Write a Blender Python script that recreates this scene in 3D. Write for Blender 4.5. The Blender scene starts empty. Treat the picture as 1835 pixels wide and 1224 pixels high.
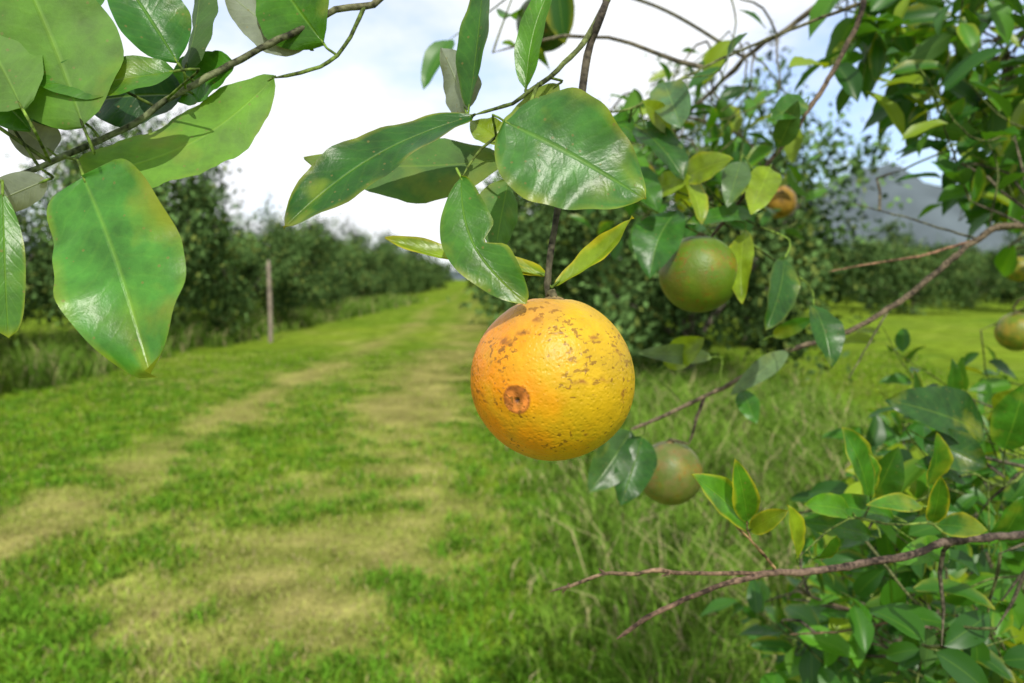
import bpy, math, random
import numpy as np
from mathutils import Vector, noise as mnoise

rng = np.random.default_rng(7)
random.seed(7)
scene = bpy.context.scene

# ------------------------------------------------------------------ camera
CAM = np.array([0.0, 0.0, 1.5])
F = 1427.0                       # 28 mm on a 36 mm wide sensor, in photo units
PITCH = math.radians(4.49)
FW = np.array([0, math.cos(PITCH), -math.sin(PITCH)])
UP = np.array([0, math.sin(PITCH), math.cos(PITCH)])
def S(a, b, d):
    """world point from image pixel coordinates a, b at an assumed depth of d metres"""
    return CAM + FW*d + np.array([1.0, 0, 0])*((a-917.5)/F*d) + UP*((612.0-b)/F*d)
cd = bpy.data.cameras.new("camera")
cam = bpy.data.objects.new("camera", cd); scene.collection.objects.link(cam)
cam.location = CAM
cam.rotation_euler = (math.radians(90)-PITCH, 0, 0)
cd.lens = 28; cd.sensor_width = 36; cd.clip_start = 0.02; cd.clip_end = 6000
cd.dof.use_dof = True; cd.dof.focus_distance = 0.345; cd.dof.aperture_fstop = 12.0
scene.camera = cam

# ------------------------------------------------------------------ light
sun_to = Vector((0.10, -0.78, 0.80)).normalized()
sd = bpy.data.lights.new("sun", 'SUN'); sd.energy = 4.4; sd.angle = math.radians(0.5); sd.color = (1, .95, .86)
so = bpy.data.objects.new("sun", sd); scene.collection.objects.link(so)
so.rotation_euler = sun_to.to_track_quat('Z', 'Y').to_euler()
elev = math.asin(sun_to.z); az = math.atan2(sun_to.x, sun_to.y)

w = bpy.data.worlds.new("World"); scene.world = w; w.use_nodes = True
nt = w.node_tree; nt.nodes.clear()
N = nt.nodes.new; Lk = nt.links.new
out = N('ShaderNodeOutputWorld')
sky = N('ShaderNodeTexSky'); sky.sky_type = 'NISHITA'; sky.sun_disc = False
sky.sun_elevation = elev; sky.sun_rotation = az; sky.dust_density = .2; sky.air_density=1.2; sky.ozone_density=2.5
b1 = N('ShaderNodeBackground'); b1.inputs[1].default_value = 0.15
tint = N('ShaderNodeMix'); tint.data_type='RGBA'; tint.blend_type='MULTIPLY'; tint.inputs[0].default_value=1; tint.inputs[7].default_value=(.80,1.05,1.4,1)
Lk(sky.outputs[0], tint.inputs[6]); Lk(tint.outputs[2], b1.inputs[0])
tc = N('ShaderNodeTexCoord')
mp = N('ShaderNodeMapping'); mp.inputs['Scale'].default_value = (1, 1, 2.0); mp.inputs['Location'].default_value = (4.3, 1.2, 2.9)
Lk(tc.outputs['Generated'], mp.inputs[0])
nz = N('ShaderNodeTexNoise'); nz.inputs['Scale'].default_value = 3.2; nz.inputs['Detail'].default_value = 5; nz.inputs['Roughness'].default_value = .55
Lk(mp.outputs[0], nz.inputs['Vector'])
# openings in the cloud deck
nrm = N('ShaderNodeVectorMath'); nrm.operation='NORMALIZE'; Lk(tc.outputs['Generated'], nrm.inputs[0])
acc=None
def M(op,a,b):
    n=N('ShaderNodeMath'); n.operation=op
    for i,q in enumerate((a,b)):
        if isinstance(q,(int,float)): n.inputs[i].default_value=q
        else: Lk(q,n.inputs[i])
    return n.outputs[0]
for d_,c0,amt in (((-.20,.93,.31),.975,.18),((.42,.87,.25),.955,.24),((-.46,.80,.38),.97,.18),((.1,.5,.85),.85,.15),((-.6,-.5,.6),.8,.15)):
    v=Vector(d_).normalized(); dp=N('ShaderNodeVectorMath'); dp.operation='DOT_PRODUCT'; Lk(nrm.outputs[0],dp.inputs[0]); dp.inputs[1].default_value=v
    mr=N('ShaderNodeMapRange'); mr.interpolation_type='SMOOTHSTEP'; Lk(dp.outputs['Value'],mr.inputs[0]); mr.inputs[1].default_value=c0; mr.inputs[2].default_value=1; mr.inputs[3].default_value=0; mr.inputs[4].default_value=amt
    acc=mr.outputs[0] if acc is None else M('ADD',acc,mr.outputs[0])
val=M('SUBTRACT',M('ADD',nz.outputs[0],.08),acc)
rp = N('ShaderNodeValToRGB'); rp.color_ramp.elements[0].position = .30; rp.color_ramp.elements[0].color = (.36,.36,.36,1)
rp.color_ramp.elements[1].position = .52; rp.color_ramp.elements[1].color = (1,1,1,1)
Lk(val, rp.inputs[0])
b2 = N('ShaderNodeBackground'); b2.inputs[1].default_value = 1.12; b2.inputs[0].default_value = (.97,.99,1.02,1)
mx = N('ShaderNodeMixShader'); Lk(rp.outputs[0], mx.inputs[0]); Lk(b1.outputs[0], mx.inputs[1]); Lk(b2.outputs[0], mx.inputs[2])
Lk(mx.outputs[0], out.inputs[0])
scene.view_settings.view_transform = 'Standard'; scene.view_settings.look = 'None'; scene.view_settings.exposure = 0

# ------------------------------------------------------------------ mesh builder
class MB:
    def __init__(s): s.V=[]; s.Fc=[]; s.C=[]; s.U=[]; s.n=0
    def add(s, v, f, c, u=None):
        v=np.asarray(v,float).reshape(-1,3); f=np.asarray(f,int)
        c=np.asarray(c,float)
        if c.ndim==1: c=np.tile(c[:3],(len(v),1))
        if u is None: u=np.zeros((len(v),2))
        s.V.append(v); s.Fc.append(f+s.n); s.C.append(c[:,:3]); s.U.append(u); s.n+=len(v)
    def mesh(s, name, mat, smooth=True):
        V=np.concatenate(s.V); Fc=np.concatenate(s.Fc); C=np.concatenate(s.C); U=np.concatenate(s.U)
        k=Fc.shape[1]; me=bpy.data.meshes.new(name)
        me.vertices.add(len(V)); me.vertices.foreach_set("co", V.astype(np.float32).ravel())
        me.loops.add(Fc.size); me.loops.foreach_set("vertex_index", Fc.astype(np.int32).ravel())
        me.polygons.add(len(Fc)); me.polygons.foreach_set("loop_start", np.arange(0,Fc.size,k,dtype=np.int32))
        me.update(calc_edges=True)
        a=me.color_attributes.new("Col",'FLOAT_COLOR','POINT')
        a.data.foreach_set("color", np.concatenate([np.clip(C,0,1),np.ones((len(C),1))],1).astype(np.float32).ravel())
        b=me.attributes.new("LUV",'FLOAT_VECTOR','POINT')
        b.data.foreach_set("vector", np.concatenate([U,np.zeros((len(U),1))],1).astype(np.float32).ravel())
        if smooth: me.polygons.foreach_set("use_smooth", np.ones(len(Fc),bool))
        me.materials.append(mat); me.update()
        return me
def obj(name, data, parent=None, loc=None):
    o=bpy.data.objects.new(name,data); scene.collection.objects.link(o)
    if parent: o.parent=parent
    if loc is not None: o.location=loc
    return o
def unit(v): v=np.asarray(v,float); return v/(np.linalg.norm(v)+1e-12)
def hsh(i,j,s): 
    q=np.sin(i*127.1+j*311.7+s*74.7)*43758.5453; return q-np.floor(q)
def vnoise(x,y,s=0):
    i=np.floor(x); j=np.floor(y); fx=x-i; fy=y-j; fx=fx*fx*(3-2*fx); fy=fy*fy*(3-2*fy)
    return (hsh(i,j,s)*(1-fx)+hsh(i+1,j,s)*fx)*(1-fy)+(hsh(i,j+1,s)*(1-fx)+hsh(i+1,j+1,s)*fx)*fy
def fbm(x,y,s=0,o=4):
    r=0; a=.5
    for k in range(o): r=r+a*vnoise(x,y,s+k); x,y=(x*1.62-y*1.22+7),(x*1.22+y*1.62+3); a*=.5
    return r/(1-.5**o)

# ------------------------------------------------------------------ materials
def newmat(name):
    m=bpy.data.materials.new(name); m.use_nodes=True; t=m.node_tree; t.nodes.clear(); return m,t
def leafmat(name, transl=.3, rough=.36, fine=True):
    m,t=newmat(name); N=t.nodes.new; L=t.links.new
    o=N('ShaderNodeOutputMaterial'); p=N('ShaderNodeBsdfPrincipled'); tr=N('ShaderNodeBsdfTranslucent'); mx=N('ShaderNodeMixShader')
    at=N('ShaderNodeAttribute'); at.attribute_name='Col'
    col=at.outputs['Color']
    def math_(op,a,b=None,c=None):
        n=N('ShaderNodeMath'); n.operation=op
        for i,q in enumerate([a,b,c]):
            if q is None: continue
            if isinstance(q,(int,float)): n.inputs[i].default_value=q
            else: L(q,n.inputs[i])
        return n.outputs[0]
    def mixc(f,a,b,mode='MIX'):
        n=N('ShaderNodeMix'); n.data_type='RGBA'; n.blend_type=mode
        for s_,q in ((0,f),(6,a),(7,b)):
            if isinstance(q,(int,float)): n.inputs[s_].default_value=q
            elif isinstance(q,tuple): n.inputs[s_].default_value=q
            else: L(q,n.inputs[s_])
        return n.outputs[2]
    uv=N('ShaderNodeAttribute'); uv.attribute_name='LUV'
    sp=N('ShaderNodeSeparateXYZ'); L(uv.outputs['Vector'],sp.inputs[0])
    av=math_('ABSOLUTE',sp.outputs[1])
    mr=N('ShaderNodeMapRange'); L(av,mr.inputs[0]); mr.inputs[1].default_value=.0; mr.inputs[2].default_value=.055; mr.inputs[3].default_value=1; mr.inputs[4].default_value=0
    vein=mr.outputs[0]
    if fine:
        tcn=N('ShaderNodeTexCoord')
        n2=N('ShaderNodeTexNoise'); n2.inputs['Scale'].default_value=140; n2.inputs['Detail'].default_value=2; L(tcn.outputs['Object'],n2.inputs['Vector'])
        nw=math_('MULTIPLY',n2.outputs[0],.9)
        ph=math_('ADD',math_('SUBTRACT',math_('MULTIPLY',sp.outputs[0],11),math_('MULTIPLY',math_('POWER',av,.8),2.2)),nw)
        pp=math_('PINGPONG',ph,.5)
        mv=N('ShaderNodeMapRange'); L(pp,mv.inputs[0]); mv.inputs[1].default_value=0; mv.inputs[2].default_value=.18; mv.inputs[3].default_value=1; mv.inputs[4].default_value=0
        vein=math_('MAXIMUM',math_('MULTIPLY',mv.outputs[0],.15),mr.outputs[0])
        n3=N('ShaderNodeTexNoise'); n3.inputs['Scale'].default_value=60; n3.inputs['Detail'].default_value=6; n3.inputs['Roughness'].default_value=.62; L(tcn.outputs['Object'],n3.inputs['Vector'])
        m3=N('ShaderNodeMapRange'); L(n3.outputs[0],m3.inputs[0]); m3.inputs[1].default_value=.3; m3.inputs[2].default_value=.7; m3.inputs[3].default_value=.58; m3.inputs[4].default_value=1.30
        cc=N('ShaderNodeVectorMath'); cc.operation='SCALE'; L(col,cc.inputs[0]); L(m3.outputs[0],cc.inputs['Scale']); col=cc.outputs[0]
    lite=mixc(1.0,col,(.075,.11,.01,1),'ADD')
    col=mixc(math_('MULTIPLY',vein,.75),col,lite)
    if fine:
        vo=N('ShaderNodeTexVoronoi'); vo.inputs['Scale'].default_value=330; L(tcn.outputs['Object'],vo.inputs['Vector'])
        sc=N('ShaderNodeSeparateColor'); L(vo.outputs['Color'],sc.inputs[0])
        spot=math_('MULTIPLY',math_('LESS_THAN',vo.outputs['Distance'],.22),math_('GREATER_THAN',sc.outputs[0],.86))
        col=mixc(math_('MULTIPLY',spot,.5),col,(.18,.14,.04,1))
        # yellowing patches, stronger in some places
        n5=N('ShaderNodeTexNoise'); n5.inputs['Scale'].default_value=26; n5.inputs['Detail'].default_value=4; L(tcn.outputs['Object'],n5.inputs['Vector'])
        m5=N('ShaderNodeMapRange'); L(n5.outputs[0],m5.inputs[0]); m5.inputs[1].default_value=.57; m5.inputs[2].default_value=.74; m5.inputs[3].default_value=0; m5.inputs[4].default_value=.7
        col=mixc(m5.outputs[0],col,(.22,.26,.015,1))
        bp=N('ShaderNodeBump'); bp.inputs['Strength'].default_value=.6; bp.inputs['Distance'].default_value=.0008
        h=math_('SUBTRACT',math_('MULTIPLY',n3.outputs[0],1.6),math_('MULTIPLY',vein,.6)); L(h,bp.inputs['Height']); L(bp.outputs[0],p.inputs['Normal'])
    ge=N('ShaderNodeNewGeometry')
    pale=mixc(.22,col,(.18,.24,.09,1))
    colf=mixc(ge.outputs['Backfacing'],col,pale)
    L(colf,p.inputs['Base Color'])
    rr=N('ShaderNodeMapRange'); L(ge.outputs['Backfacing'],rr.inputs[0]); rr.inputs[3].default_value=rough; rr.inputs[4].default_value=.65
    L(rr.outputs[0],p.inputs['Roughness']); p.inputs['Specular IOR Level'].default_value=.36
    tcx=mixc(1.0,col,(2.1,1.7,.5,1),'MULTIPLY'); L(tcx,tr.inputs[0])
    mx.inputs[0].default_value=transl; L(p.outputs[0],mx.inputs[1]); L(tr.outputs[0],mx.inputs[2]); L(mx.outputs[0],o.inputs[0])
    return m
M_leaf=leafmat("citrus_leaf",.28,.34)
M_spray=leafmat("citrus_leaf_small",.3,.40,False)
def simplemat(name):
    m,t=newmat(name); o=t.nodes.new('ShaderNodeOutputMaterial'); p=t.nodes.new('ShaderNodeBsdfDiffuse'); a=t.nodes.new('ShaderNodeAttribute'); a.attribute_name='Col'
    t.links.new(a.outputs['Color'],p.inputs['Color']); t.links.new(p.outputs[0],o.inputs[0]); return m
M_far=simplemat("orchard_leaf")
M_grass=simplemat("grass_blade")

def barkmat():
    m,t=newmat("bark"); N=t.nodes.new; L=t.links.new
    o=N('ShaderNodeOutputMaterial'); p=N('ShaderNodeBsdfPrincipled'); at=N('ShaderNodeAttribute'); at.attribute_name='Col'
    tc=N('ShaderNodeTexCoord'); n=N('ShaderNodeTexNoise'); n.inputs['Scale'].default_value=330; n.inputs['Detail'].default_value=4; L(tc.outputs['Object'],n.inputs['Vector'])
    n2=N('ShaderNodeTexNoise'); n2.inputs['Scale'].default_value=60; n2.inputs['Detail'].default_value=3; L(tc.outputs['Object'],n2.inputs['Vector'])
    ad=N('ShaderNodeMath'); ad.operation='ADD'; L(n.outputs[0],ad.inputs[0]); L(n2.outputs[0],ad.inputs[1])
    mr=N('ShaderNodeMapRange'); L(ad.outputs[0],mr.inputs[0]); mr.inputs[1].default_value=.80; mr.inputs[2].default_value=1.22; mr.inputs[3].default_value=.25; mr.inputs[4].default_value=2.0
    s=N('ShaderNodeVectorMath'); s.operation='SCALE'; L(at.outputs['Color'],s.inputs[0]); L(mr.outputs[0],s.inputs['Scale']); L(s.outputs[0],p.inputs['Base Color'])
    p.inputs['Roughness'].default_value=.8; p.inputs['Specular IOR Level'].default_value=.2
    b=N('ShaderNodeBump'); b.inputs['Strength'].default_value=.8; b.inputs['Distance'].default_value=.001; L(ad.outputs[0],b.inputs['Height']); L(b.outputs[0],p.inputs['Normal'])
    L(p.outputs[0],o.inputs[0]); return m
M_bark=barkmat()

def peelmat():
    m,t=newmat("citrus_peel"); N=t.nodes.new; L=t.links.new
    o=N('ShaderNodeOutputMaterial'); p=N('ShaderNodeBsdfPrincipled'); at=N('ShaderNodeAttribute'); at.attribute_name='Col'
    tc=N('ShaderNodeTexCoord')
    n=N('ShaderNodeTexNoise'); n.inputs['Scale'].default_value=700; n.inputs['Detail'].default_value=2; L(tc.outputs['Object'],n.inputs['Vector'])
    nl=N('ShaderNodeTexNoise'); nl.inputs['Scale'].default_value=80; nl.inputs['Detail'].default_value=6; nl.inputs['Roughness'].default_value=.65; L(tc.outputs['Object'],nl.inputs['Vector'])
    v2=N('ShaderNodeTexVoronoi'); v2.inputs['Scale'].default_value=430; L(tc.outputs['Object'],v2.inputs['Vector'])
    pit=N('ShaderNodeMapRange'); L(v2.outputs['Distance'],pit.inputs[0]); pit.inputs[1].default_value=.10; pit.inputs[2].default_value=.38; pit.inputs[3].default_value=0; pit.inputs[4].default_value=1
    h2=N('ShaderNodeMath'); h2.operation='MULTIPLY_ADD'; L(pit.outputs[0],h2.inputs[0]); h2.inputs[1].default_value=.6; L(n.outputs[0],h2.inputs[2])
    b=N('ShaderNodeBump'); b.inputs['Strength'].default_value=.6; b.inputs['Distance'].default_value=.00045; L(h2.outputs[0],b.inputs['Height']); L(b.outputs[0],p.inputs['Normal'])
    mr=N('ShaderNodeMapRange'); L(nl.outputs[0],mr.inputs[0]); mr.inputs[1].default_value=.3; mr.inputs[2].default_value=.7; mr.inputs[3].default_value=.82; mr.inputs[4].default_value=1.12
    s=N('ShaderNodeVectorMath'); s.operation='SCALE'; L(at.outputs['Color'],s.inputs[0]); L(mr.outputs[0],s.inputs['Scale'])
    def mark(scl,rot,sx,big,t0,t1,amt,colr,src):
        mp=N('ShaderNodeMapping'); mp.inputs['Scale'].default_value=sx; mp.inputs['Rotation'].default_value=rot; L(tc.outputs['Object'],mp.inputs[0])
        ns=N('ShaderNodeTexNoise'); ns.inputs['Scale'].default_value=scl; ns.inputs['Detail'].default_value=3; L(mp.outputs[0],ns.inputs['Vector'])
        nm=N('ShaderNodeTexNoise'); nm.inputs['Scale'].default_value=big; nm.inputs['Detail'].default_value=2; L(tc.outputs['Object'],nm.inputs['Vector'])
        ad=N('ShaderNodeMath'); ad.operation='MULTIPLY_ADD'; L(nm.outputs[0],ad.inputs[0]); ad.inputs[1].default_value=.6; L(ns.outputs[0],ad.inputs[2])
        th=N('ShaderNodeMapRange'); L(ad.outputs[0],th.inputs[0]); th.inputs[1].default_value=t0; th.inputs[2].default_value=t1; th.inputs[3].default_value=0; th.inputs[4].default_value=amt
        mx=N('ShaderNodeMix'); mx.data_type='RGBA'; L(th.outputs[0],mx.inputs[0]); L(src,mx.inputs[6]); mx.inputs[7].default_value=colr
        return mx.outputs[2]
    c=mark(190,(0,.35,0),(1,1,2.8),30,.945,1.02,.75,(.19,.085,.012,1),s.outputs[0])
    c=mark(420,(0,0,0),(1,1,1),60,.925,.98,.75,(.17,.075,.01,1),c)
    c=mark(45,(0,.2,0),(1,1,1.6),20,.88,1.08,.35,(.30,.20,.012,1),c)
    L(c,p.inputs['Base Color']); p.inputs['Roughness'].default_value=.42; p.inputs['Specular IOR Level'].default_value=.30
    L(p.outputs[0],o.inputs[0]); return m
M_peel=peelmat()

# ------------------------------------------------------------------ tubes
def resample(pts, step):
    P=np.array([p for p in pts],float); n=len(P)
    if n==2: P=np.array([P[0],P[0]*.66+P[1]*.34,P[0]*.34+P[1]*.66,P[1]]); n=4
    Q=np.vstack([2*P[0]-P[1],P,2*P[-1]-P[-2]]); outp=[]; par=[]
    for i in range(n-1):
        p0,p1,p2,p3=Q[i],Q[i+1],Q[i+2],Q[i+3]; k=max(2,min(40,int(np.linalg.norm(p2-p1)/step)))
        for j in range(k):
            t=j/k; outp.append(.5*((2*p1)+(-p0+p2)*t+(2*p0-5*p1+4*p2-p3)*t*t+(-p0+3*p1-3*p2+p3)*t**3)); par.append((i+t)/(n-1))
    outp.append(P[-1]); par.append(1.0)
    return np.array(outp),np.array(par)
def tube(mb, pts, r0, r1, c0, c1=None, ns=8, step=.006, knob=.12, jit=.0):
    P,par=resample(pts,step); c1=c0 if c1 is None else c1
    c0=np.array(c0); c1=np.array(c1)
    if jit: 
        J=rng.normal(0,jit,P.shape); J=(J+np.roll(J,1,0)+np.roll(J,2,0))/1.7
        P=P+J*(np.sin(np.pi*par)[:,None].clip(0)**.5)
    T=np.gradient(P,axis=0); T/= np.linalg.norm(T,axis=1)[:,None]+1e-12
    u=unit(np.cross(T[0],[.3,.2,.9])); ang=np.arange(ns)/ns*2*np.pi; V=[];C=[]
    m=len(P)
    R=(r0+(r1-r0)*par)*(1+knob*rng.normal(0,1,m)*.5)
    for q in range(1,m-1,1):
        if rng.random()<.04 and knob>0: R[q]*=1.25
    R[-1]*=.3
    for i in range(m):
        u=unit(u-T[i]*np.dot(u,T[i])); v=np.cross(T[i],u)
        V.append(P[i]+R[i]*(np.cos(ang)[:,None]*u+np.sin(ang)[:,None]*v))
        C.append(np.tile((c0+(c1-c0)*par[i])*(1+.15*rng.normal()),(ns,1)))
    idx=np.arange(m*ns).reshape(m,ns)
    a=idx[:-1]; b=idx[1:]; f=np.stack([a,np.roll(a,-1,1),np.roll(b,-1,1),b],-1).reshape(-1,4)
    mb.add(np.concatenate(V),f,np.concatenate(C)); return P

# ------------------------------------------------------------------ leaves
DG=(.022,.090,.008); MG=(.036,.130,.009); BG=(.065,.195,.011); YG=(.17,.26,.012); YE=(.42,.38,.02); GR=(.17,.20,.17)
def leaf(mb, base, tip, width, normal, col, fold=.22, bend=.06, sick=0., wave=.05, nt_=22, nv=10, edge=.0, tipy=.0, serr=.0, notch=None, curl=0., blunt=.85, ba=.68):
    base=np.asarray(base,float); tip=np.asarray(tip,float); ax=tip-base; Ln=np.linalg.norm(ax); a=ax/Ln
    n=np.asarray(normal,float); n=unit(n-a*np.dot(n,a)); s=np.cross(a,n)
    t=(np.linspace(0,1,nt_+1)**1.0)[:,None]; v=np.linspace(-1,1,nv+1)[None,:]
    prof=np.clip(t,0,1)**ba*np.clip(1-t,0,1)**blunt; pk=(ba/(ba+blunt))**ba*(blunt/(ba+blunt))**blunt
    wv=width/2*prof/pk
    ph=rng.random()*6.28; ph2=rng.random()*6.28
    edgew=1+serr*np.sin(t*70+ph)+.04*np.sin(t*9+ph)
    wl=wv*edgew*(1+.06*math.sin(ph2)*v)
    if notch:
        t0,side,dep,wid=notch; g=np.exp(-((t-t0)/wid)**2)*dep
        wl=wl*np.where(np.sign(v)==side,1-g,1)
    cl=t*Ln
    Z=bend*Ln*np.sin(np.pi*t)-curl*Ln*t**2 + fold*np.abs(v)**1.3*wl + wave*width*np.sin(t*8+ph+v*1.3)*v**2 + .02*width*np.sin(t*26+ph2)*np.abs(v)
    X=sick*Ln*np.sin(np.pi*t)+v*wl*math.cos(fold)
    P=base+a*(cl*np.ones_like(v))[...,None]+s*X[...,None]+n*Z[...,None]
    c=np.array(col)*(1+.10*rng.normal()); C=np.ones(P.shape)*c
    nn=vnoise(t*7+ph*9+v*0,v*3+t*2+ph,5)
    if edge>0:
        thr=.78 if edge>.55 else .90
        e=np.clip((np.abs(v)-thr+.30*(nn-.5))/.2,0,1)*edge*np.ones_like(t); e=np.maximum(e,np.clip((t-.93)/.07,0,1)*edge)
        C=C*(1-e[...,None])+np.array(YE)*e[...,None]
    if tipy>0:
        e=np.clip((nn-.5)*3.0,0,1)*np.clip(t*2.0-1.0,0,1)*tipy; C=C*(1-e[...,None])+np.array((.24,.30,.015))*e[...,None]
    idx=np.arange((nt_+1)*(nv+1)).reshape(nt_+1,nv+1)
    f=np.stack([idx[:-1,:-1],idx[:-1,1:],idx[1:,1:],idx[1:,:-1]],-1).reshape(-1,4)
    U=np.stack([t*np.ones_like(v),v*np.ones_like(t)],-1).reshape(-1,2)
    mb.add(P.reshape(-1,3),f,C.reshape(-1,3),U)

hero_leaf=MB(); hero_wood=MB(); samples=[]
BR=(.075,.050,.032); DK=(.040,.032,.024); GT=(.075,.11,.02); RD=(.105,.066,.042)
def hb(pts, r0, r1, c0=BR, c1=None, ext=None, jit=.0004, reg=True):
    P=[S(*p) for p in pts]
    if ext is not None: P=[np.array(e,float) for e in ext]+P
    q=tube(hero_wood,P,r0,r1,c0,c1,ns=10,step=.005,jit=jit)
    if reg: samples.extend(list(q))
    return q

# limb scaffold of the near tree (world metres)
T2=(2.28,2.0,.7)
limbs=[ [(2.35,2.1,-.05),(2.33,2.07,.35),T2],
 [T2,(1.9,1.7,1.3),(1.45,1.3,1.72),(1.0,1.0,1.98),(.62,.75,2.02),(.30,.56,1.93)],
 [T2,(1.8,1.7,1.1),(1.3,1.3,1.42),(.85,1.05,1.53)],
 [T2,(1.7,1.6,.85),(1.1,1.1,1.08),(.62,.78,1.27)],
 [T2,(1.8,1.85,.78),(1.35,1.55,.82),(1.02,1.35,.88)],
 [T2,(2.3,2.0,1.6),(2.1,2.0,2.6),(2.0,1.9,3.4)],
 [T2,(2.8,2.3,1.4),(3.1,2.5,2.4),(3.3,2.5,3.0)],
 [T2,(2.1,2.5,1.4),(1.9,2.8,2.2),(1.7,2.9,2.9)],
 [T2,(2.7,1.7,1.3),(2.9,1.3,2.2)] ]
limb_nodes=[]
for i,l in enumerate(limbs):
    q=tube(hero_wood,l,.075 if i==0 else .030,.055 if i==0 else .006,(.12,.10,.08),(.10,.075,.05),ns=12,step=.04,knob=.06)
    if i: limb_nodes.extend(list(q))
# secondary branches carrying the sprays
for l in ([(1.0,1.0,1.98),(.80,1.12,2.05),(.58,1.22,1.98),(.38,1.34,1.86),(.27,1.45,1.74)],
          [(1.45,1.3,1.72),(1.10,1.25,1.98),(.88,1.25,1.95),(.76,1.25,1.84)],
          [(1.45,1.3,1.72),(1.05,1.22,1.90),(.80,1.2,2.05)],
          [(1.10,1.1,1.08),(.80,1.08,1.16),(.58,1.08,1.14)],
          [(1.35,1.55,.82),(.95,1.30,.98),(.66,1.20,1.02)],
          [(1.35,1.55,.82),(.92,1.40,.84),(.60,1.32,.88)]):
    q=tube(hero_wood,l,.0075,.0028,(.10,.08,.055),(.08,.07,.04),ns=8,step=.02,knob=.08,jit=.004); limb_nodes.extend(list(q)[2:])
limb_nodes=np.array(limb_nodes)

LA_end=(.30,.56,1.93)
hb([(1150,-160,.50),(1085,5,.42),(1058,80,.415),(1044,150,.41),(1038,190,.405),(1012,320,.385),(1000,375,.375),(989,440,.365),(979,532,.360)],.0024,.0014,DK,(.055,.05,.03),ext=[LA_end],jit=.0002)
hb([(1088,0,.42),(1045,80,.41),(1000,126,.40),(950,160,.393),(918,186,.388),(850,206,.380)],.0016,.0008,(.07,.08,.03),GT)
hb([(965,150,.394),(940,195,.385),(890,245,.38),(850,280,.375),(828,318,.37)],.0009,.0006,GT)
hb([(760,-150,.44),(690,-12,.41),(650,12,.405),(600,20,.40),(520,62,.395),(430,106,.385),(370,140,.378),(300,178,.37),(240,222,.362),(160,262,.355),(90,292,.348),(0,325,.34),(-120,370,.33)],.0020,.0012,(.085,.075,.04),(.085,.11,.05),ext=[(.62,.75,2.02),(.2,.6,1.97)])
hb([(652,14,.405),(628,68,.40),(590,112,.395),(540,131,.39),(488,140,.385)],.0011,.0008,GT)
hb([(1560,-120,.85),(1548,0,.76),(1528,60,.75),(1480,150,.735),(1420,240,.72),(1370,300,.71),(1310,382,.70),(1272,428,.695)],.0032,.0013,(.075,.055,.035),ext=[(1.0,1.0,1.98)])
hb([(1546,4,.76),(1400,60,.78),(1280,112,.76),(1200,152,.72),(1140,190,.68),(1070,206,.65)],.0017,.0008,(.08,.07,.04),GT)
hb([(1835,405,.92),(1750,430,.90),(1700,470,.88),(1600,550,.86),(1500,602,.84),(1400,632,.82),(1320,682,.80),(1260,712,.79),(1190,745,.78),(1130,770,.77)],.0038,.0016,(.085,.065,.04),ext=[(.85,1.05,1.53)])
hb([(1262,712,.79),(1245,760,.80),(1235,796,.81)],.0018,.0013,(.09,.07,.05))
hb([(1750,430,.90),(1650,458,.88),(1570,470,.86),(1485,487,.84)],.0018,.0006,(.15,.085,.05))
hb([(1750,428,.90),(1640,395,.93),(1530,365,.96)],.0014,.0006,(.07,.07,.04))
hb([(1590,560,.86),(1560,610,.85),(1520,680,.84)],.0013,.0006,(.08,.08,.04))
hb([(1900,950,.64),(1835,958,.60),(1700,970,.57),(1600,1000,.55),(1450,1022,.53),(1390,1028,.52),(1330,1038,.51),(1200,1085,.50),(1105,1145,.49)],.0036,.0013,(.050,.042,.035),RD,ext=[(.62,.78,1.27)],jit=.0006)
hb([(1390,1026,.52),(1300,1028,.51),(1200,1025,.50),(1130,1026,.495),(1080,1030,.49),(1020,1048,.485),(985,1060,.48)],.0015,.0009,RD,(.17,.12,.07),jit=.0006)
hb([(1200,1025,.50),(1185,1034,.497)],.0008,.0004,RD); hb([(1085,1030,.49),(1073,1018,.49)],.0008,.0005,RD); hb([(1020,1046,.485),(1008,1064,.485)],.0008,.0005,(.2,.13,.08))
hb([(1388,1018,.52),(1345,968,.51),(1290,910,.50)],.0010,.0006,(.2,.13,.06)); hb([(1345,968,.51),(1338,935,.512)],.0007,.0005,(.2,.13,.06))
hb([(1900,1165,.95),(1835,1160,.92),(1750,1140,.90),(1600,1112,.88),(1500,1085,.86),(1430,1060,.85)],.0030,.0012,(.12,.085,.06),ext=[(1.1,1.1,1.08)])
hb([(1600,1112,.88),(1520,1130,.86),(1415,1137,.84)],.0016,.0008,RD); hb([(1835,1163,.92),(1700,1168,.9),(1590,1175,.88)],.0016,.0008,RD)
hb([(1880,830,.80),(1800,870,.76),(1740,850,.73),(1700,862,.72),(1640,900,.70),(1560,905,.66)],.0018,.0008,GT,ext=[(.62,.78,1.27)])
hb([(1800,870,.76),(1798,830,.75),(1800,800,.74)],.0010,.0007,GT)
hb([(1700,970,.57),(1672,940,.575),(1600,940,.58),(1520,930,.59),(1440,990,.56)],.0011,.0007,GT)

SA=np.array(samples)
ANCH=np.concatenate([limb_nodes,SA[::4]])
def HL(b, t, w, d0, d1, n=(0,-1,.35), col=MG, pet=True, **k):
    B=S(b[0],b[1],d0); T=S(t[0],t[1],d1); leaf(hero_leaf,B,T,w/F*(d0+d1)/2,n,col,**k)
    if pet:
        dd=np.linalg.norm(SA-B,axis=1); q=SA[int(dd.argmin())]; dm=dd.min()
        if dm>.001:
            a=unit(T-B); mid=B-a*min(.35*dm,.02)
            tube(hero_wood,[q,(q+mid)/2+np.array([0,0,.0]),mid,B,B+a*.004],.0010 if dm>.05 else .0007,.00055,GT,(.10,.17,.02),ns=6,step=.005,knob=.04)
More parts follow.
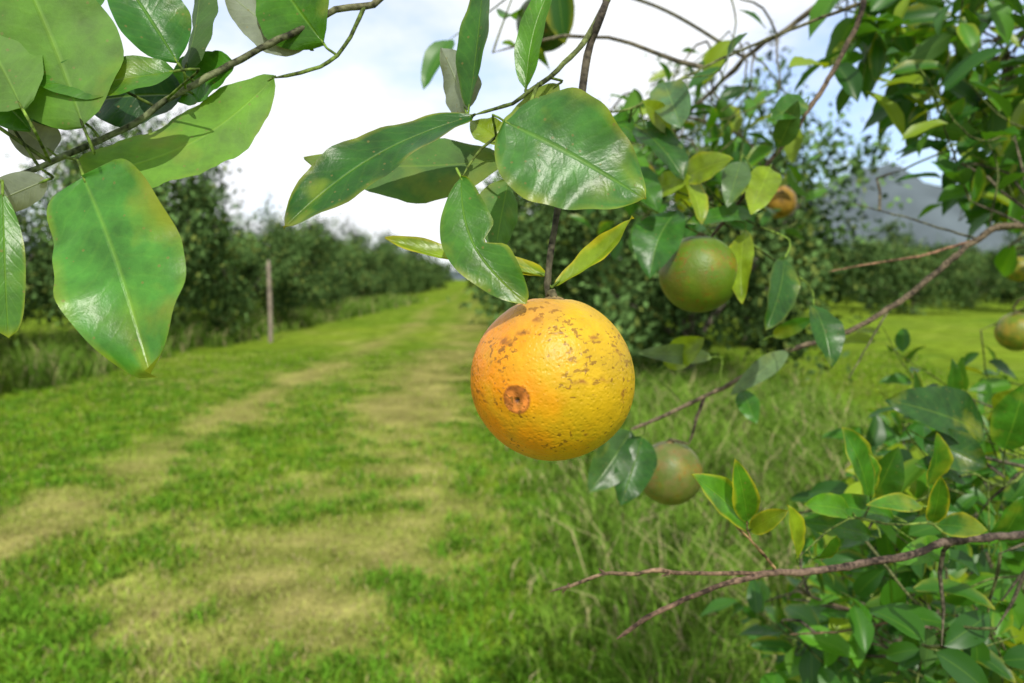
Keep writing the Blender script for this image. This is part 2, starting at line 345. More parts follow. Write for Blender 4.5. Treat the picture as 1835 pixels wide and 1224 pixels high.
# --- leaves round the ripe fruit
HL((848,207),(508,408),132,.383,.352,(-.25,-.8,.6),(.024,.115,.008),fold=.18,bend=.05,sick=.04,edge=.4,serr=.010,tipy=.5,blunt=.55,nt_=34)
HL((905,218),(1157,358),222,.362,.352,(.25,-1,.12),(.046,.155,.022),fold=.14,bend=.05,edge=.4,tipy=.7,blunt=.78,ba=.50,nt_=34)
HL((912,285),(545,285),140,.405,.400,(.1,.85,-.6),(.026,.11,.005),fold=.1,bend=.05,edge=.1,tipy=.5,serr=.01)
HL((826,318),(943,545),108,.356,.335,(.1,-1,.2),(.050,.170,.012),fold=.25,bend=.04,sick=.13,edge=.4,notch=(.52,-1,.65,.06),tipy=.3,blunt=.65,nt_=34)
HL((912,322),(888,452),96,.398,.385,(-.5,.8,.1),MG,fold=.35,bend=.02)
HL((978,492),(690,428),60,.366,.372,(-.2,-.45,.8),YG,fold=.5,bend=-.02,edge=.8,sick=-.03,wave=.10)
HL((992,512),(1138,393),54,.360,.350,(-.35,-.6,.5),YG,fold=.55,bend=-.10,edge=.9,curl=-.05,wave=.10)
HL((978,495),(885,455),24,.366,.36,(0,-.5,.8),YG,fold=.5,bend=-.1,edge=.6)
HL((840,197),(868,-60),76,.388,.40,(-.7,-.7,.1),(.035,.13,.01),fold=.3,bend=.03,sick=.05,edge=.2)
HL((835,200),(790,85),90,.392,.41,(.4,.8,.2),GR,fold=.3,bend=.04)
HL((942,160),(1000,-50),62,.395,.40,(-.5,-.8,.1),BG,fold=.35,bend=.03,sick=-.05)
HL((1002,150),(893,235),64,.40,.40,(.1,.8,-.4),YG,fold=.2,bend=.04)
HL((905,262),(845,215),60,.40,.41,(.1,-.8,.4),YG,fold=.2,bend=.04)
# --- upper left
HL((150,228),(10,-110),230,.325,.33,(.15,.9,-.5),(.070,.20,.007),fold=.12,bend=.05)
HL((312,128),(60,150),100,.345,.33,(-.1,-1,.5),(.06,.19,.012),fold=.2,bend=.06,sick=-.09)
HL((318,112),(205,-60),128,.36,.36,(.3,-.9,.3),(.03,.14,.012),fold=.25,bend=.04)
HL((332,125),(360,-50),96,.375,.39,(.6,.8,-.1),(.02,.08,.008),fold=.3,bend=.03)
HL((492,138),(148,318),164,.384,.350,(.15,.9,-.45),(.085,.23,.006),fold=.08,bend=.05,sick=.07,serr=.018,edge=.15,blunt=.45,ba=.6,nt_=34)
HL((420,112),(300,175),110,.386,.39,(.15,-.9,.5),(.04,.15,.01),fold=.15,bend=.05,serr=.015)
HL((150,318),(270,670),230,.335,.305,(.05,-1,.08),(.048,.170,.020),fold=.10,bend=.03,sick=-.03,edge=.4,tipy=.6,blunt=.50,ba=.30,wave=.10,nt_=34)
HL((5,345),(15,606),70,.33,.32,(.5,-.9,.1),(.07,.20,.02),fold=.2,edge=.4,blunt=.5)
HL((96,275),(12,205),80,.35,.35,(.1,.8,-.4),GR,fold=.15,bend=.06)
HL((85,322),(-30,372),68,.345,.33,(.1,.8,.4),GR,fold=.2)
HL((552,85),(400,-20),100,.40,.40,(-.1,.9,-.4),GR,fold=.15,bend=.08,serr=.015)
HL((580,78),(470,-80),146,.395,.40,(-.1,-.9,-.3),(.06,.20,.008),fold=.12,bend=.04)
HL((152,220),(30,120),126,.36,.36,(.1,-.9,.3),DG,fold=.15)
HL((330,170),(150,185),136,.385,.385,(.1,-.9,.3),(.015,.06,.012),fold=.15)
HL((128,48),(190,-30),64,.35,.36,(.1,-.9,.3),MG,fold=.25)
HL((40,195),(-70,0),150,.32,.33,(.1,.9,-.4),(.07,.19,.01),fold=.25)
HL((-20,150),(55,235),96,.34,.34,(.3,-.9,.3),MG,fold=.25)
HL((-40,110),(60,20),110,.345,.35,(.3,-.9,.3),MG,fold=.25)
# --- centre right, around the green fruit
for (b,t,wd,c,kw) in [
 ((1138,222),(1226,322),84,DG,{}),((1212,378),(1165,500),90,(.035,.13,.015),{'sick':.06}),((1220,302),(1258,402),50,YG,{'edge':.6}),
 ((1222,320),(1315,285),64,YG,{'edge':.4}),((1165,345),(1240,318),48,YG,{}),((1328,288),(1303,372),50,(.07,.14,.04),{}),
 ((1190,148),(1222,232),74,(.06,.13,.05),{}),((1335,412),(1330,545),54,YG,{'edge':.5}),((1406,463),(1372,592),72,DG,{'edge':.2}),
 ((1458,545),(1490,660),66,DG,{}),((1385,602),(1456,570),30,MG,{}),((1275,640),(1140,632),36,(.09,.15,.05),{}),((1192,655),(1262,605),56,YG,{}),
 ((1412,630),(1308,708),38,(.09,.15,.06),{}),((1130,772),(1055,884),76,(.045,.11,.025),{}),((1152,782),(1112,906),74,DG,{}),
 ((1330,700),(1355,760),40,MG,{}),((1380,300),(1345,385),60,YG,{}),((1350,385),(1230,400),40,MG,{}),((1440,180),(1380,215),50,MG,{}),((1395,265),(1430,180),42,(.04,.1,.02),{}),
 ((1150,250),(1090,215),60,MG,{}),((1300,110),(1340,60),40,MG,{}),((1200,235),(1150,180),44,YG,{}),((1130,300),(1180,380),60,MG,{})]:
    d=.70 if b[1]<600 else .79
    kw=dict(kw); HL(b,t,wd,d,d-.03,(rng.normal(0,.35),-1,.35+rng.normal(0,.2)),c,fold=.25,nt_=18,nv=8,**kw)
# --- lower right, near
for (b,t,wd,c,e,d) in [
 ((1342,946),(1238,850),70,BG,.7,.52),((1340,935),(1318,823),50,BG,.9,.515),((1345,950),(1412,914),40,YG,.7,.51),((1428,1000),(1410,904),44,YG,.6,.55),
 ((1560,892),(1556,812),44,BG,.7,.60),((1556,895),(1508,765),74,MG,.6,.64),((1664,872),(1678,774),56,MG,.7,.66),((1670,936),(1686,852),40,BG,.9,.58),
 ((1652,908),(1552,905),36,BG,.8,.60),((1680,940),(1770,952),52,MG,.7,.58),((1766,778),(1588,716),108,(.020,.075,.010),0,.74),((1655,785),(1770,838),78,(.024,.09,.01),.2,.72),
 ((1800,805),(1838,684),82,MG,.2,.74),((1795,760),(1850,690),60,MG,.2,.78),((1520,915),(1440,905),50,BG,.3,.60),((1600,930),(1470,900),54,MG,.2,.62),((1560,905),(1610,800),62,MG,.1,.70),
 ((1740,850),(1640,830),60,DG,.1,.74),((1560,960),(1430,935),52,MG,0,.64),((1640,970),(1700,1010),50,BG,.1,.62),((1790,970),(1835,890),70,MG,0,.72),((1460,1000),(1500,960),40,MG,.3,.56),
 ((1780,735),(1835,700),44,YG,.4,.85),((1700,735),(1705,640),36,MG,.2,.9),((1700,980),(1605,1010),52,BG,0,.62)]:
    HL(b,t,wd,d,d-.025,(rng.normal(0,.35),-.9,.5+rng.normal(0,.2)),c,fold=.3,nt_=18,nv=8,edge=e)

# --- random leafy sprays of the near tree
spray_leaf=MB()
def spray(P, n, ln, tint=None, lo=False, attach=True):
    P=[np.array(p,float) for p in P]
    if attach:
        d0=np.linalg.norm(ANCH-P[0],axis=1).min(); d1=np.linalg.norm(ANCH-P[-1],axis=1).min()
        if d1<d0: P=P[::-1]
    q=tube(hero_wood,P,.0014,.0007,(.08,.085,.035),GT,ns=5,step=.015,knob=.05,jit=.001)
    if attach:
        dd=np.linalg.norm(ANCH-P[0],axis=1); e=ANCH[int(dd.argmin())]
        mid=(e+P[0])/2+np.array([0,0,.10*dd.min()])+rng.normal(0,.08,3)*dd.min(); tube(hero_wood,[e,mid,P[0]],.0018+.002*dd.min(),.0012,(.08,.07,.045),ns=6,step=.03,knob=.06,jit=.003)
    m=len(q); roll=rng.random()*6.28
    for i in range(n):
        k=min(m-1,int((.12+.88*(i+.5)/n)*m)); k=max(1,k); T=unit(q[k]-q[k-1])
        u=unit(np.cross(T,[.2,.3,.9])); v=np.cross(T,u); a=roll+i*2.4
        d=unit(T*.6+(u*math.cos(a)+v*math.sin(a))*.9+np.array([0,0,-.15])+rng.normal(0,.15,3))
        L_=ln*(.65+.6*rng.random()); r=rng.random()
        c=DG if r<.25 else MG if r<.60 else BG if r<.86 else YG
        if tint is not None: c=np.array(c)*tint
        nrm=np.array([0,-.45,1.])+rng.normal(0,.45,3)
        b=q[k]+d*.008
        leaf(spray_leaf,b,b+d*L_,L_*(.40+.12*rng.random()),nrm,c,fold=.25+.2*rng.random(),bend=.05,curl=.12*rng.random(),nt_=6 if lo else 9,nv=4,edge=.5 if rng.random()<.2 else 0)
def region(a0,a1,b0,b1,d0,d1,num,dirs,n=(6,10),ln=.07,tint=None,cond=None):
    k=0
    while k<num:
        a=rng.uniform(a0,a1); b=rng.uniform(b0,b1); d=rng.uniform(d0,d1)
        if cond and not cond(a,b): continue
        k+=1; p=S(a,b,d); dr=unit(np.array(dirs)+rng.normal(0,.45,3)); l=rng.uniform(.10,.2)
        side=rng.normal(0,.02,3); spray([p-dr*l/2,p+side,p+dr*l/2],int(rng.integers(n[0],n[1])),ln,tint)
hill=lambda a,b: not(1440<a<1680 and 150<b<480)
region(1590,1900,-30,340,.95,1.5,50,(-.4,-.2,-.5),ln=.062,cond=hill)
region(1500,1620,-30,90,1.0,1.5,7,(-.6,-.2,-.2))
region(1720,1880,330,430,1.0,1.5,7,(-.3,-.2,-.6))
region(1110,1400,90,300,1.1,1.5,11,(-.6,0,-.5),n=(4,7),ln=.055)
region(1120,1380,240,420,1.2,1.6,12,(-.6,0,-.5),n=(5,9),ln=.06)
region(860,960,-20,60,.85,1.0,2,(-.3,0,-.9),n=(4,6),ln=.07)
region(1440,1860,740,1224,.85,1.6,104,(-.6,-.2,.35),ln=.056,tint=1.15,cond=lambda a,b:(a-1440)/420+(b-760)/464>.42)
region(1640,1860,1000,1250,.62,.85,9,(-.6,-.2,.35),ln=.05)
region(1560,1800,640,760,1.1,1.5,4,(-.4,-.1,.6),n=(4,7),ln=.06)
region(1360,1560,1080,1240,1.0,1.5,12,(-.6,-.2,.35),ln=.055)
# crown volumes to the right and above, round the trunk
def crown(c,r,num,ln=.085):
    for i in range(num):
        dv=unit(rng.normal(0,1,3)); f=.55+.45*rng.random(); p=np.array(c)+dv*np.array(r)*f
        if p[1]<.5 or p[0]/p[1]<.66 : continue
        dr=unit(dv+rng.normal(0,.4,3)+np.array([0,0,-.2])); spray([p,p+dr*.1,p+dr*.2+np.array([0,0,-.02])],9,ln,lo=True,attach=True)
crown((2.1,1.95,2.75),(1.35,1.3,.95),150)
crown((2.1,2.0,.68),(1.15,1.2,.5),110)

tree=bpy.data.objects.new("orange_tree",None); scene.collection.objects.link(tree); tree.location=(0,0,0)
obj("limbs_and_twigs",hero_wood.mesh("limbs_and_twigs",M_bark),tree)
obj("large_leaves",hero_leaf.mesh("large_leaves",M_leaf),tree)
obj("leafy_sprays",spray_leaf.mesh("leafy_sprays",M_spray),tree)

# ------------------------------------------------------------------ fruit
def lerp(a,b,t): return np.array(a)*(1-t)+np.array(b)*t
def fruit(name, a,b,d,rpx, kind, res=(80,54)):
    C=S(a,b,d); R=rpx/F*d; nu,nvv=res
    th=np.linspace(0,np.pi,nvv+1)[:,None]; ph=np.linspace(0,2*np.pi,nu,endpoint=False)[None,:]
    D=np.stack([np.sin(th)*np.cos(ph),np.sin(th)*np.sin(ph),np.cos(th)*np.ones_like(ph)],-1).reshape(-1,3)
    sd_=rng.random()*50
    lo=np.array([mnoise.noise(Vector(x*1.3+sd_)) for x in D]); md=np.array([mnoise.fractal(Vector(x*3.0+sd_),1.,2.,4) for x in D])
    hi=np.array([mnoise.noise(Vector(x*14+sd_)) for x in D])
    r=1+.018*lo+.003*hi; top=np.arccos(np.clip(D[:,2],-1,1)); r-=.06*np.exp(-(top/.16)**2)
    r*=np.where(D[:,2]<0,1-.03*D[:,2]**2,1)
    if kind=='ripe':
        nk=unit([-.33,-.35,.88]); ang=np.arccos(np.clip(D@nk,-1,1)); r+=.050*np.exp(-(ang/.36)**2)
        n2=unit([-.62,-.40,.62]); a2=np.arccos(np.clip(D@n2,-1,1)); r-=.036*np.exp(-(a2/.25)**2)
        mixx=np.clip(.80+D[:,0]*1.0+.2*D[:,2]+.4*md,0,1)[:,None]
        c=np.array((.70,.235,.003))*(1-mixx)+np.array((.51,.320,.007))*mixx
        tp=np.clip((.58-ang)/.35+.6*md,0,1)[:,None]*.6; c=c*(1-tp)+np.array((.46,.21,.045))*tp
        gb=np.clip(np.abs(D[:,0])*.6+D[:,2]*-.7-.45+.8*md,0,1)[:,None]*.5; c=c*(1-gb)+np.array((.38,.28,.014))*gb
        sc=unit([-.44,-.885,-.12]); q=np.arccos(np.clip(D@sc,-1,1))*(1+.08*md+.05*hi)
        r+=.008*np.exp(-((q-.16)/.035)**2)-.014*np.exp(-(q/.09)**2)-.035*np.exp(-(q/.024)**2)
        inn=np.clip((.158-q)/.015,0,1)[:,None]; cs=np.array((.40,.13,.022))*(1+1.0*hi[:,None]); c=c*(1-inn)+cs*inn
        rim=np.exp(-((q-.152)/.012)**2)[:,None]*.8; c=c*(1-rim)+np.array((.20,.06,.015))*rim
        hol=np.clip((.040-q)/.02,0,1)[:,None]; c=c*(1-hol)+np.array((.04,.012,.006))*hol
        for (dx,dz,wx,wz) in [(-.86,-.10,.07,.025),(-.93,-.22,.03,.07),(-.80,-.16,.05,.015),(.35,-.55,.02,.02),(.30,.10,.12,.03),(.12,.17,.08,.018),(.18,.30,.07,.018),(.72,.35,.04,.07),(.55,.12,.06,.04),(-.2,.75,.06,.03),(-.05,-.72,.02,.015),(.45,.55,.08,.03),(.05,.62,.09,.02),(.8,-.1,.03,.06),(.25,-.62,.03,.02),(-.55,.50,.12,.05),(-.35,.60,.08,.03)]:  # brown peel blemishes; the upper-left patch paints in the leaf's blurred shadow
            g=np.exp(-((D[:,0]-dx+.08*hi)/wx)**2-((D[:,2]-dz+.06*md)/wz)**2)*(D[:,1]<0)*.85
            g=(g*np.clip(.75+2.0*hi,0,1))[:,None]; c=c*(1-g)+np.array((.20,.07,.015))*g
    elif kind=='green':
        m=np.clip(.10-D[:,0]*.55-D[:,2]*.60+.8*md,0,1)[:,None]*.7; c=np.array((.085,.150,.008))*(1-m)+np.array((.13,.100,.016))*m
    elif kind=='russet':
        m=np.clip(.3+md*1.2,0,1)[:,None]; c=np.array((.10,.135,.022))*(1-m)+np.array((.15,.135,.040))*m
    elif kind=='dark':
        c=np.array((.035,.08,.012))*(1+.4*md[:,None])
    elif kind=='yellow':
        m=np.clip(.4+md,0,1)[:,None]; c=np.array((.12,.18,.015))*(1-m)+np.array((.28,.22,.02))*m
    else:
        c=np.array((.26,.15,.022))*(1+.5*md[:,None])
    V=D*r[:,None]*R; idx=np.arange((nvv+1)*nu).reshape(nvv+1,nu); A=idx[:-1]; B=idx[1:]
    f=np.stack([A,B,np.roll(B,-1,1),np.roll(A,-1,1)],-1).reshape(-1,4)
    mb=MB(); mb.add(V,f,c)
    e=bpy.data.objects.new(name,None); scene.collection.objects.link(e); e.location=C
    obj("peel",mb.mesh("peel",M_peel),e)
    cb=MB(); ang=np.arange(30)/30*2*np.pi
    rad=R*.13*(1+.28*np.cos(5*ang)); z0=R*.955
    rings=[np.stack([np.cos(ang)*rad*k,np.sin(ang)*rad*k,np.full(30,z0+h)],-1) for k,h in ((1.0,-.0*R),(.75,.035*R),(.35,.06*R),(.05,.065*R))]
    id2=np.arange(120).reshape(4,30); A=id2[:-1];B=id2[1:]
    cb.add(np.concatenate(rings),np.stack([A,np.roll(A,-1,1),np.roll(B,-1,1),B],-1).reshape(-1,4),(.13,.095,.04))
    obj("calyx",cb.mesh("calyx",M_bark),e)
    sb=MB(); top=C+np.array([0,0,R*.97])
    dd=np.linalg.norm(SA-top,axis=1); q=SA[int(dd.argmin())]-C
    if dd.min()<.10:
        tube(sb,[np.array([0,0,R*.96]),np.array([0,0,R*1.06]),q],.0014 if kind!='ripe' else .0022,.0014,(.09,.08,.04),ns=8,step=.004,knob=.05)
    else:
        q=limb_nodes[int(np.linalg.norm(limb_nodes-top,axis=1).argmin())]-C
        tube(sb,[np.array([0,0,R*.96]),np.array([0,.0,R*1.6]),q*.5+np.array([0,0,.05]),q],.0014,.003,(.09,.08,.04),ns=8,step=.01,knob=.05)
    obj("stalk",sb.mesh("stalk",M_bark),e)
fruit("ripe_orange",990,680,.36,147,'ripe',res=(340,220))
fruit("unripe_orange",1252,492,.70,70,'green')
fruit("unripe_orange",1200,848,.83,58,'russet')
fruit("unripe_orange",975,42,1.0,50,'dark')
fruit("unripe_orange",1800,355,1.3,36,'green')
fruit("unripe_orange",1822,595,1.3,35,'yellow')
fruit("unripe_orange",1825,482,1.5,24,'yellow')
fruit("unripe_orange",1150,312,1.3,26,'yellow')
fruit("ripe_orange",1396,362,1.5,30,'orange')

# ------------------------------------------------------------------ ground
def gcol(x,y):
    xs=x+.035*y+.25*np.sin(y*.18)
    m=.75*np.exp(-((xs+2.55)/.42)**2)+.85*np.exp(-((xs+.60)/.80)**2)
    far=np.clip((y-10)/40,0,1)
    n=fbm(x*.8,y*.8,3); n2=fbm(x*3.1,y*3.1,9); n3=fbm(x*.25,y*.25,17); n4=fbm(x*1.9,y*1.9,41)
    m=np.clip(m*(.45+1.0*n)+.9*(n-.54)+1.2*(n2-.5),0,1)*(1-.45*far)*.92
    m=np.where(np.abs(xs+1.6)>6,m*.6,m)
    g=np.array((.092,.165,.013))*(1-n3[...,None])+np.array((.170,.235,.021))*n3[...,None]
    g=g*(.72+.5*n2[...,None])
    dk=np.clip((n4-.53)*5,0,1)[...,None]*.45*(1-m[...,None]); g=g*(1-dk)+np.array((.050,.112,.013))*dk
    br=np.array((.225,.205,.066))*(.62+.70*n2[...,None])
    return g*(1-m[...,None])+br*m[...,None], m
k=260
u=np.linspace(-1,1,k*2+1); gx=np.sinh(u*9.2)/np.sinh(9.2)*2500
vv=np.linspace(0,1,k*2+1); gy=-6+(np.sinh(vv*8.2)/np.sinh(8.2))*3500
X,Y=np.meshgrid(gx-1.0,gy,indexing='ij')
Z=.035*(fbm(X*.6,Y*.6,31)-.5)*np.exp(-np.abs(Y)/60)
c,_=gcol(X,Y)
gb=MB(); idx=np.arange(X.size).reshape(X.shape)
gb.add(np.stack([X,Y,Z],-1).reshape(-1,3),np.stack([idx[:-1,:-1],idx[1:,:-1],idx[1:,1:],idx[:-1,1:]],-1).reshape(-1,4),c.reshape(-1,3))
def groundmat():
    m,t=newmat("mown_grass_and_soil"); N=t.nodes.new; L=t.links.new
    o=N('ShaderNodeOutputMaterial'); p=N('ShaderNodeBsdfDiffuse'); at=N('ShaderNodeAttribute'); at.attribute_name='Col'
    tc=N('ShaderNodeTexCoord'); n=N('ShaderNodeTexNoise'); n.inputs['Scale'].default_value=28; n.inputs['Detail'].default_value=5; n.inputs['Roughness'].default_value=.75; L(tc.outputs['Object'],n.inputs['Vector'])
    n2=N('ShaderNodeTexNoise'); n2.inputs['Scale'].default_value=2.2; n2.inputs['Detail'].default_value=7; n2.inputs['Roughness'].default_value=.7; L(tc.outputs['Object'],n2.inputs['Vector'])
    ad=N('ShaderNodeMath'); ad.operation='MULTIPLY'; L(n.outputs[0],ad.inputs[0]); L(n2.outputs[0],ad.inputs[1])
    mr=N('ShaderNodeMapRange'); L(ad.outputs[0],mr.inputs[0]); mr.inputs[1].default_value=.1; mr.inputs[2].default_value=.42; mr.inputs[3].default_value=.35; mr.inputs[4].default_value=1.7
    s=N('ShaderNodeVectorMath'); s.operation='SCALE'; L(at.outputs['Color'],s.inputs[0]); L(mr.outputs[0],s.inputs['Scale']); L(s.outputs[0],p.inputs['Color'])
    L(p.outputs[0],o.inputs[0]); return m
obj("ground",gb.mesh("ground",groundmat()))

# ------------------------------------------------------------------ grass blades
def blades(x,y,h,wd,col,lean):
    n=len(x); a=rng.random(n)*6.283; la=rng.random(n)*6.283
    z=.035*(fbm(x*.6,y*.6,31)-.5)*np.exp(-np.abs(y)/60)-.004
    dx=np.cos(a)*wd/2; dy=np.sin(a)*wd/2; ox=np.cos(la)*lean*h; oy=np.sin(la)*lean*h
    V=np.empty((n,5,3))
    V[:,0]=np.stack([x-dx,y-dy,z],-1); V[:,1]=np.stack([x+dx,y+dy,z],-1)
    V[:,2]=np.stack([x+dx*.8+ox*.3,y+dy*.8+oy*.3,z+h*.6],-1); V[:,3]=np.stack([x-dx*.8+ox*.3,y-dy*.8+oy*.3,z+h*.6],-1)
    V[:,4]=np.stack([x+ox,y+oy,z+h*(1-.25*lean)],-1)
    i=np.arange(n)[:,None]*5
    f=np.concatenate([i+np.array([[0,1,2]]),i+np.array([[0,2,3]]),i+np.array([[3,2,4]])])
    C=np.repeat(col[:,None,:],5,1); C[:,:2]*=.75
    return V.reshape(-1,3),f,C.reshape(-1,3)
lawn=MB()
n=240000; y=2.3+ (rng.random(n)**1.8)*14; x=-.72*y-.5+rng.random(n)*(1.1*y+2.6)
c,m=gcol(x,y); keep=rng.random(n)>m*.65; x,y,c,m=x[keep],y[keep],c[keep],m[keep]; n=len(x)
cc=c*np.array([1.02,1.20,.9])*(.7+.9*rng.random((n,1))); dry=rng.random(n)<(.12+.32*m); cc[dry]=np.array((.29,.26,.11))*(.7+.6*rng.random((dry.sum(),1)))
hh=(.02+.04*rng.random(n))*(1-.5*m)*(.3+1.5*fbm(x*1.5,y*1.5,77)); 
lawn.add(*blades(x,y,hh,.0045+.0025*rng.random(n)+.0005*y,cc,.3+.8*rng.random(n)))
# weedy tufts standing a little higher in the lawn
nc=3000; ty=2.6+rng.random(nc)**1.5*9; tx=-.70*ty+rng.random(nc)*(1.0*ty+.6); _,tm=gcol(tx,ty); kp=(tm<.40); tx,ty=tx[kp],ty[kp]
x=np.repeat(tx,22)+rng.normal(0,.045,len(tx)*22); y=np.repeat(ty,22)+rng.normal(0,.045,len(tx)*22); n=len(x)
cc=np.array((.090,.21,.016))*(.6+.9*rng.random((n,1)))
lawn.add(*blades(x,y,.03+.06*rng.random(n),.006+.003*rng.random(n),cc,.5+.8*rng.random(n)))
obj("lawn_grass",lawn.mesh("lawn_grass",M_grass,False))
tall=MB()
def tuft_area(n,fx,fy,hr,cols):
    nc=n//45; cx,cy=fx(nc),fy(nc); s=.06+.02*cy*.3
    x=np.repeat(cx,45)+rng.normal(0,1,nc*45)*np.repeat(s,45); y=np.repeat(cy,45)+rng.normal(0,1,nc*45)*np.repeat(s,45)
    hs=np.repeat(rng.uniform(*hr,nc),45)*(.5+.6*rng.random(nc*45)); t=np.repeat(rng.random(nc),45)[:,None]
    c=np.array(cols[0])*(1-t)+np.array(cols[1])*t; c=c*(.6+.8*rng.random((nc*45,1)))
    dr=rng.random(nc*45)<.14; c[dr]=(.36,.32,.16)
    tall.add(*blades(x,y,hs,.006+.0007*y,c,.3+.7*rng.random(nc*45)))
G1=((.075,.170,.016),(.16,.27,.035))
tuft_area(60000,lambda k:rng.uniform(.45,3.2,k)**1.0,lambda k:2.3+rng.random(k)**1.3*8,(.12,.55),G1)
tuft_area(12000,lambda k:rng.uniform(.1,.9,k),lambda k:2.4+rng.random(k)*8,(.05,.18),G1)
tuft_area(20000,lambda k:rng.uniform(.2,3.6,k),lambda k:9+rng.random(k)*30,(.3,.65),G1)
def leftx(k): return rng.uniform(-10,-6.4,k)
tuft_area(44000,leftx,lambda k:7+rng.random(k)*45,(.25,.80),((.075,.160,.018),(.15,.25,.035)))
obj("tall_grass",tall.mesh("tall_grass",M_grass,False))

# ------------------------------------------------------------------ orchard trees
def crown_mesh(seed,H,R,nleaf):
    r=np.random.default_rng(seed); nc=120
    d=r.normal(0,1,(nc,3)); d/=np.linalg.norm(d,axis=1)[:,None]
    lump=1+.20*np.sin(d[:,0]*4+seed)+.16*np.sin(d[:,1]*5+seed*2)+.14*r.normal(0,1,nc)
    fr=(.50+.47*r.random(nc)**.6)*lump
    cen=np.stack([d[:,0]*R*fr,d[:,1]*R*fr,H*.50+d[:,2]*H*.45*fr],-1); cen[:,2]=np.clip(cen[:,2],.28,None)
    tone=.35+1.4*r.random(nc)
    k=r.integers(0,nc,nleaf); s=.11+.12*r.random(nc)
    p=cen[k]+r.normal(0,1,(nleaf,3))*s[k][:,None]*R*.60
    ns=30; m_=18; top=np.argsort(-cen[:,2])[:45]; sid=np.repeat(r.choice(top,ns),m_); hgt=np.tile(np.linspace(0,.5,m_),ns)
    off=np.repeat(r.normal(0,.25,(ns,3)),m_,0); ps=cen[sid]+off*.6+np.stack([off[:,0]*hgt,off[:,1]*hgt,hgt],-1)+r.normal(0,.04,(ns*m_,3))
    p=np.concatenate([p,ps]); k=np.concatenate([k,sid]); p[:,2]=np.clip(p[:,2],.10,None); n=len(p)
    ax=r.normal(0,1,(n,3))+np.array([0,0,-.3]); ax/=np.linalg.norm(ax,axis=1)[:,None]
    out=p-np.array([0,0,H*.5]); out/=np.linalg.norm(out,axis=1)[:,None]+1e-6
    nr=out*.8+np.array([0,0,.6])+r.normal(0,.6,(n,3)); sd=np.cross(ax,nr); sd/=np.linalg.norm(sd,axis=1)[:,None]+1e-6; nr=np.cross(sd,ax)
    L=(.08+.06*r.random(n))[:,None]; W=L*.28
    V=np.stack([p,p+ax*L*.5+sd*W+nr*L*.08,p+ax*L,p+ax*L*.5-sd*W+nr*L*.08],1).reshape(-1,3)
    f=np.arange(n*4).reshape(n,4)[:,[0,3,2,1]]
    c=np.array((.066,.122,.035))*(tone[k]*(.5+1.0*r.random(n)))[:,None]
    yg=r.random(n)<.05+.18*(tone[k]>1.25); c[yg]=np.array((.17,.22,.05))*(.7+.5*r.random((yg.sum(),1)))
    mb=MB(); mb.add(V,f,np.repeat(c,4,0)); return mb.mesh("foliage",M_far,False)
def trunk_mesh(seed,H,R):
    mb=MB(); tube(mb,[(0,0,-.05),(.03,.02,.35),(0,0,.7)],.10,.075,(.12,.10,.08),ns=10,step=.08,knob=.05)
    r=np.random.default_rng(seed)
    for i in range(8):
        a=i/8*6.283+r.random(); e=np.array([math.cos(a)*R*.7,math.sin(a)*R*.7,H*(.35+.45*r.random())])
        tube(mb,[(0,0,.6),e*.45+np.array([0,0,.35]),e],.045,.012,(.12,.10,.08),ns=7,step=.1,knob=.05)
    return mb.mesh("trunk_and_limbs",M_bark)
variants=[(crown_mesh(s,H,R,nl),trunk_mesh(s,H,R)) for s,H,R,nl in ((11,3.9,1.9,17000),(12,3.6,1.75,14000),(13,4.1,2.0,17000),(14,3.4,1.7,13000))]
def plant(x,y,v,sc=1.,parent=None,hz=1.):
    e=bpy.data.objects.new("orange_tree" if parent is None else "tree_in_row",None); scene.collection.objects.link(e); e.location=(x,y,0)
    e.rotation_euler=(0,0,random.random()*6.28); e.scale=(sc,sc,sc*hz)
    if parent: e.parent=parent
    obj("foliage",variants[v][0],e); obj("trunk_and_limbs",variants[v][1],e)
# right-hand row beyond the near tree
plant(2.35,10.4,0,1.04); plant(1.9,15.2,2,1.05); plant(1.5,20.4,1,1.1); plant(5.3,18.0,3,1.1)
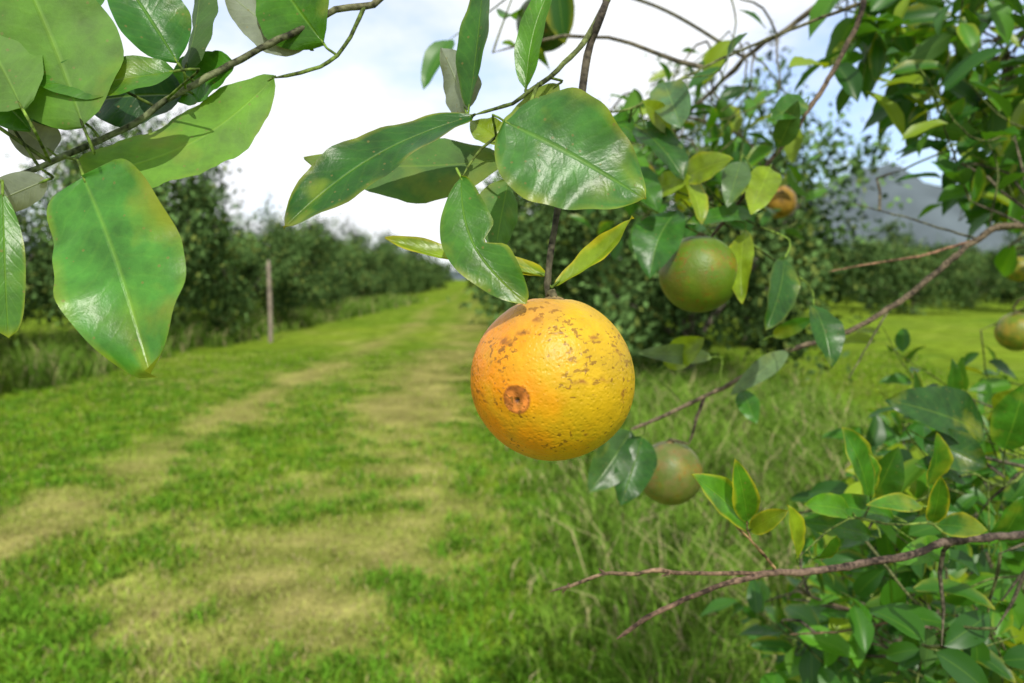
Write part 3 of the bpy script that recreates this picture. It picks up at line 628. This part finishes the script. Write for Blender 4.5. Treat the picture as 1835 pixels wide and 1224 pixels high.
# left-hand row
plant(-7.2,9.4,3,.66); plant(-9.3,13.8,1,.92); plant(-8.2,18.0,2,1.12,None,1.16); plant(-7.9,23.2,0,.98,None,.95); plant(-8.2,28.4,1,1.08); plant(-8.5,33.4,3,1.0)
far=bpy.data.objects.new("distant_orchard_trees",None); scene.collection.objects.link(far)
for i in range(14):
    y=26+i*5.4; plant(1.3-.035*(y-20)+random.uniform(-.3,.3),y,i%4,random.uniform(.85,1.05),far)
for i in range(15):
    y=38.5+i*5.4; plant(-8.8-.035*(y-30)+random.uniform(-.3,.3),y,(i+1)%4,random.uniform(.85,1.15),far,random.uniform(.9,1.15))
for x0,y0,nn in ((-18,20,13),(12.5,33,12),(18.5,34,11),(25,36,11),(33,40,10),(42,48,9),(56,60,8)):
    for i in range(nn):
        y=y0+i*5.2; plant(x0-.035*y+random.uniform(-.6,.6),y,random.randrange(4),random.uniform(.85,1.1),far,random.uniform(.85,1.1))
for i in range(30):
    plant(-75+i*5.8,118+random.uniform(-6,6),random.randrange(4),random.uniform(1.2,1.5),far)

# ------------------------------------------------------------------ wooden post
pm=MB(); q=tube(pm,[(0,0,-.2),(.01,0,.9),(-.01,.01,1.95)],.055,.045,(.24,.20,.16),ns=10,step=.1,knob=.03); 
obj("wooden_post",pm.mesh("wooden_post",M_bark),None,(-5.75,18.9,0))

# ------------------------------------------------------------------ mountain
nx,ny=260,40; xs=np.linspace(-1600,2600,nx); ys=np.linspace(0,1,ny)
Xm,Ym=np.meshgrid(xs,ys,indexing='ij')
ridge=60+138*np.exp(-((Xm-720)/250)**2)+100*np.exp(-((Xm-1350)/420)**2)+20*np.exp(-((Xm+900)/500)**2)-48*np.exp(-((Xm+150)/430)**2)
ridge=ridge+22*(fbm(Xm/90,Xm*0+2,5)-.5)*2
Hm=ridge*np.sin(np.clip(Ym,0,1)*np.pi/2)**1.2*(.86+.28*fbm(Xm/60,Ym*6,8)); Hm[:,0]=-3
c=np.array((.098,.122,.135))*(.65+.7*fbm(Xm/40,Ym*12,4))[...,None]  # grey-blue aerial haze painted into the slope colour
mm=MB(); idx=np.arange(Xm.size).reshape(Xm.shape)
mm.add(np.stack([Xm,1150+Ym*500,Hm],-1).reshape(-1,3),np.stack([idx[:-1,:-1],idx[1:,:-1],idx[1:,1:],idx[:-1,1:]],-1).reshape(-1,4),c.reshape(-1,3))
obj("mountain",mm.mesh("mountain",simplemat("forest_slope_painted_haze")))
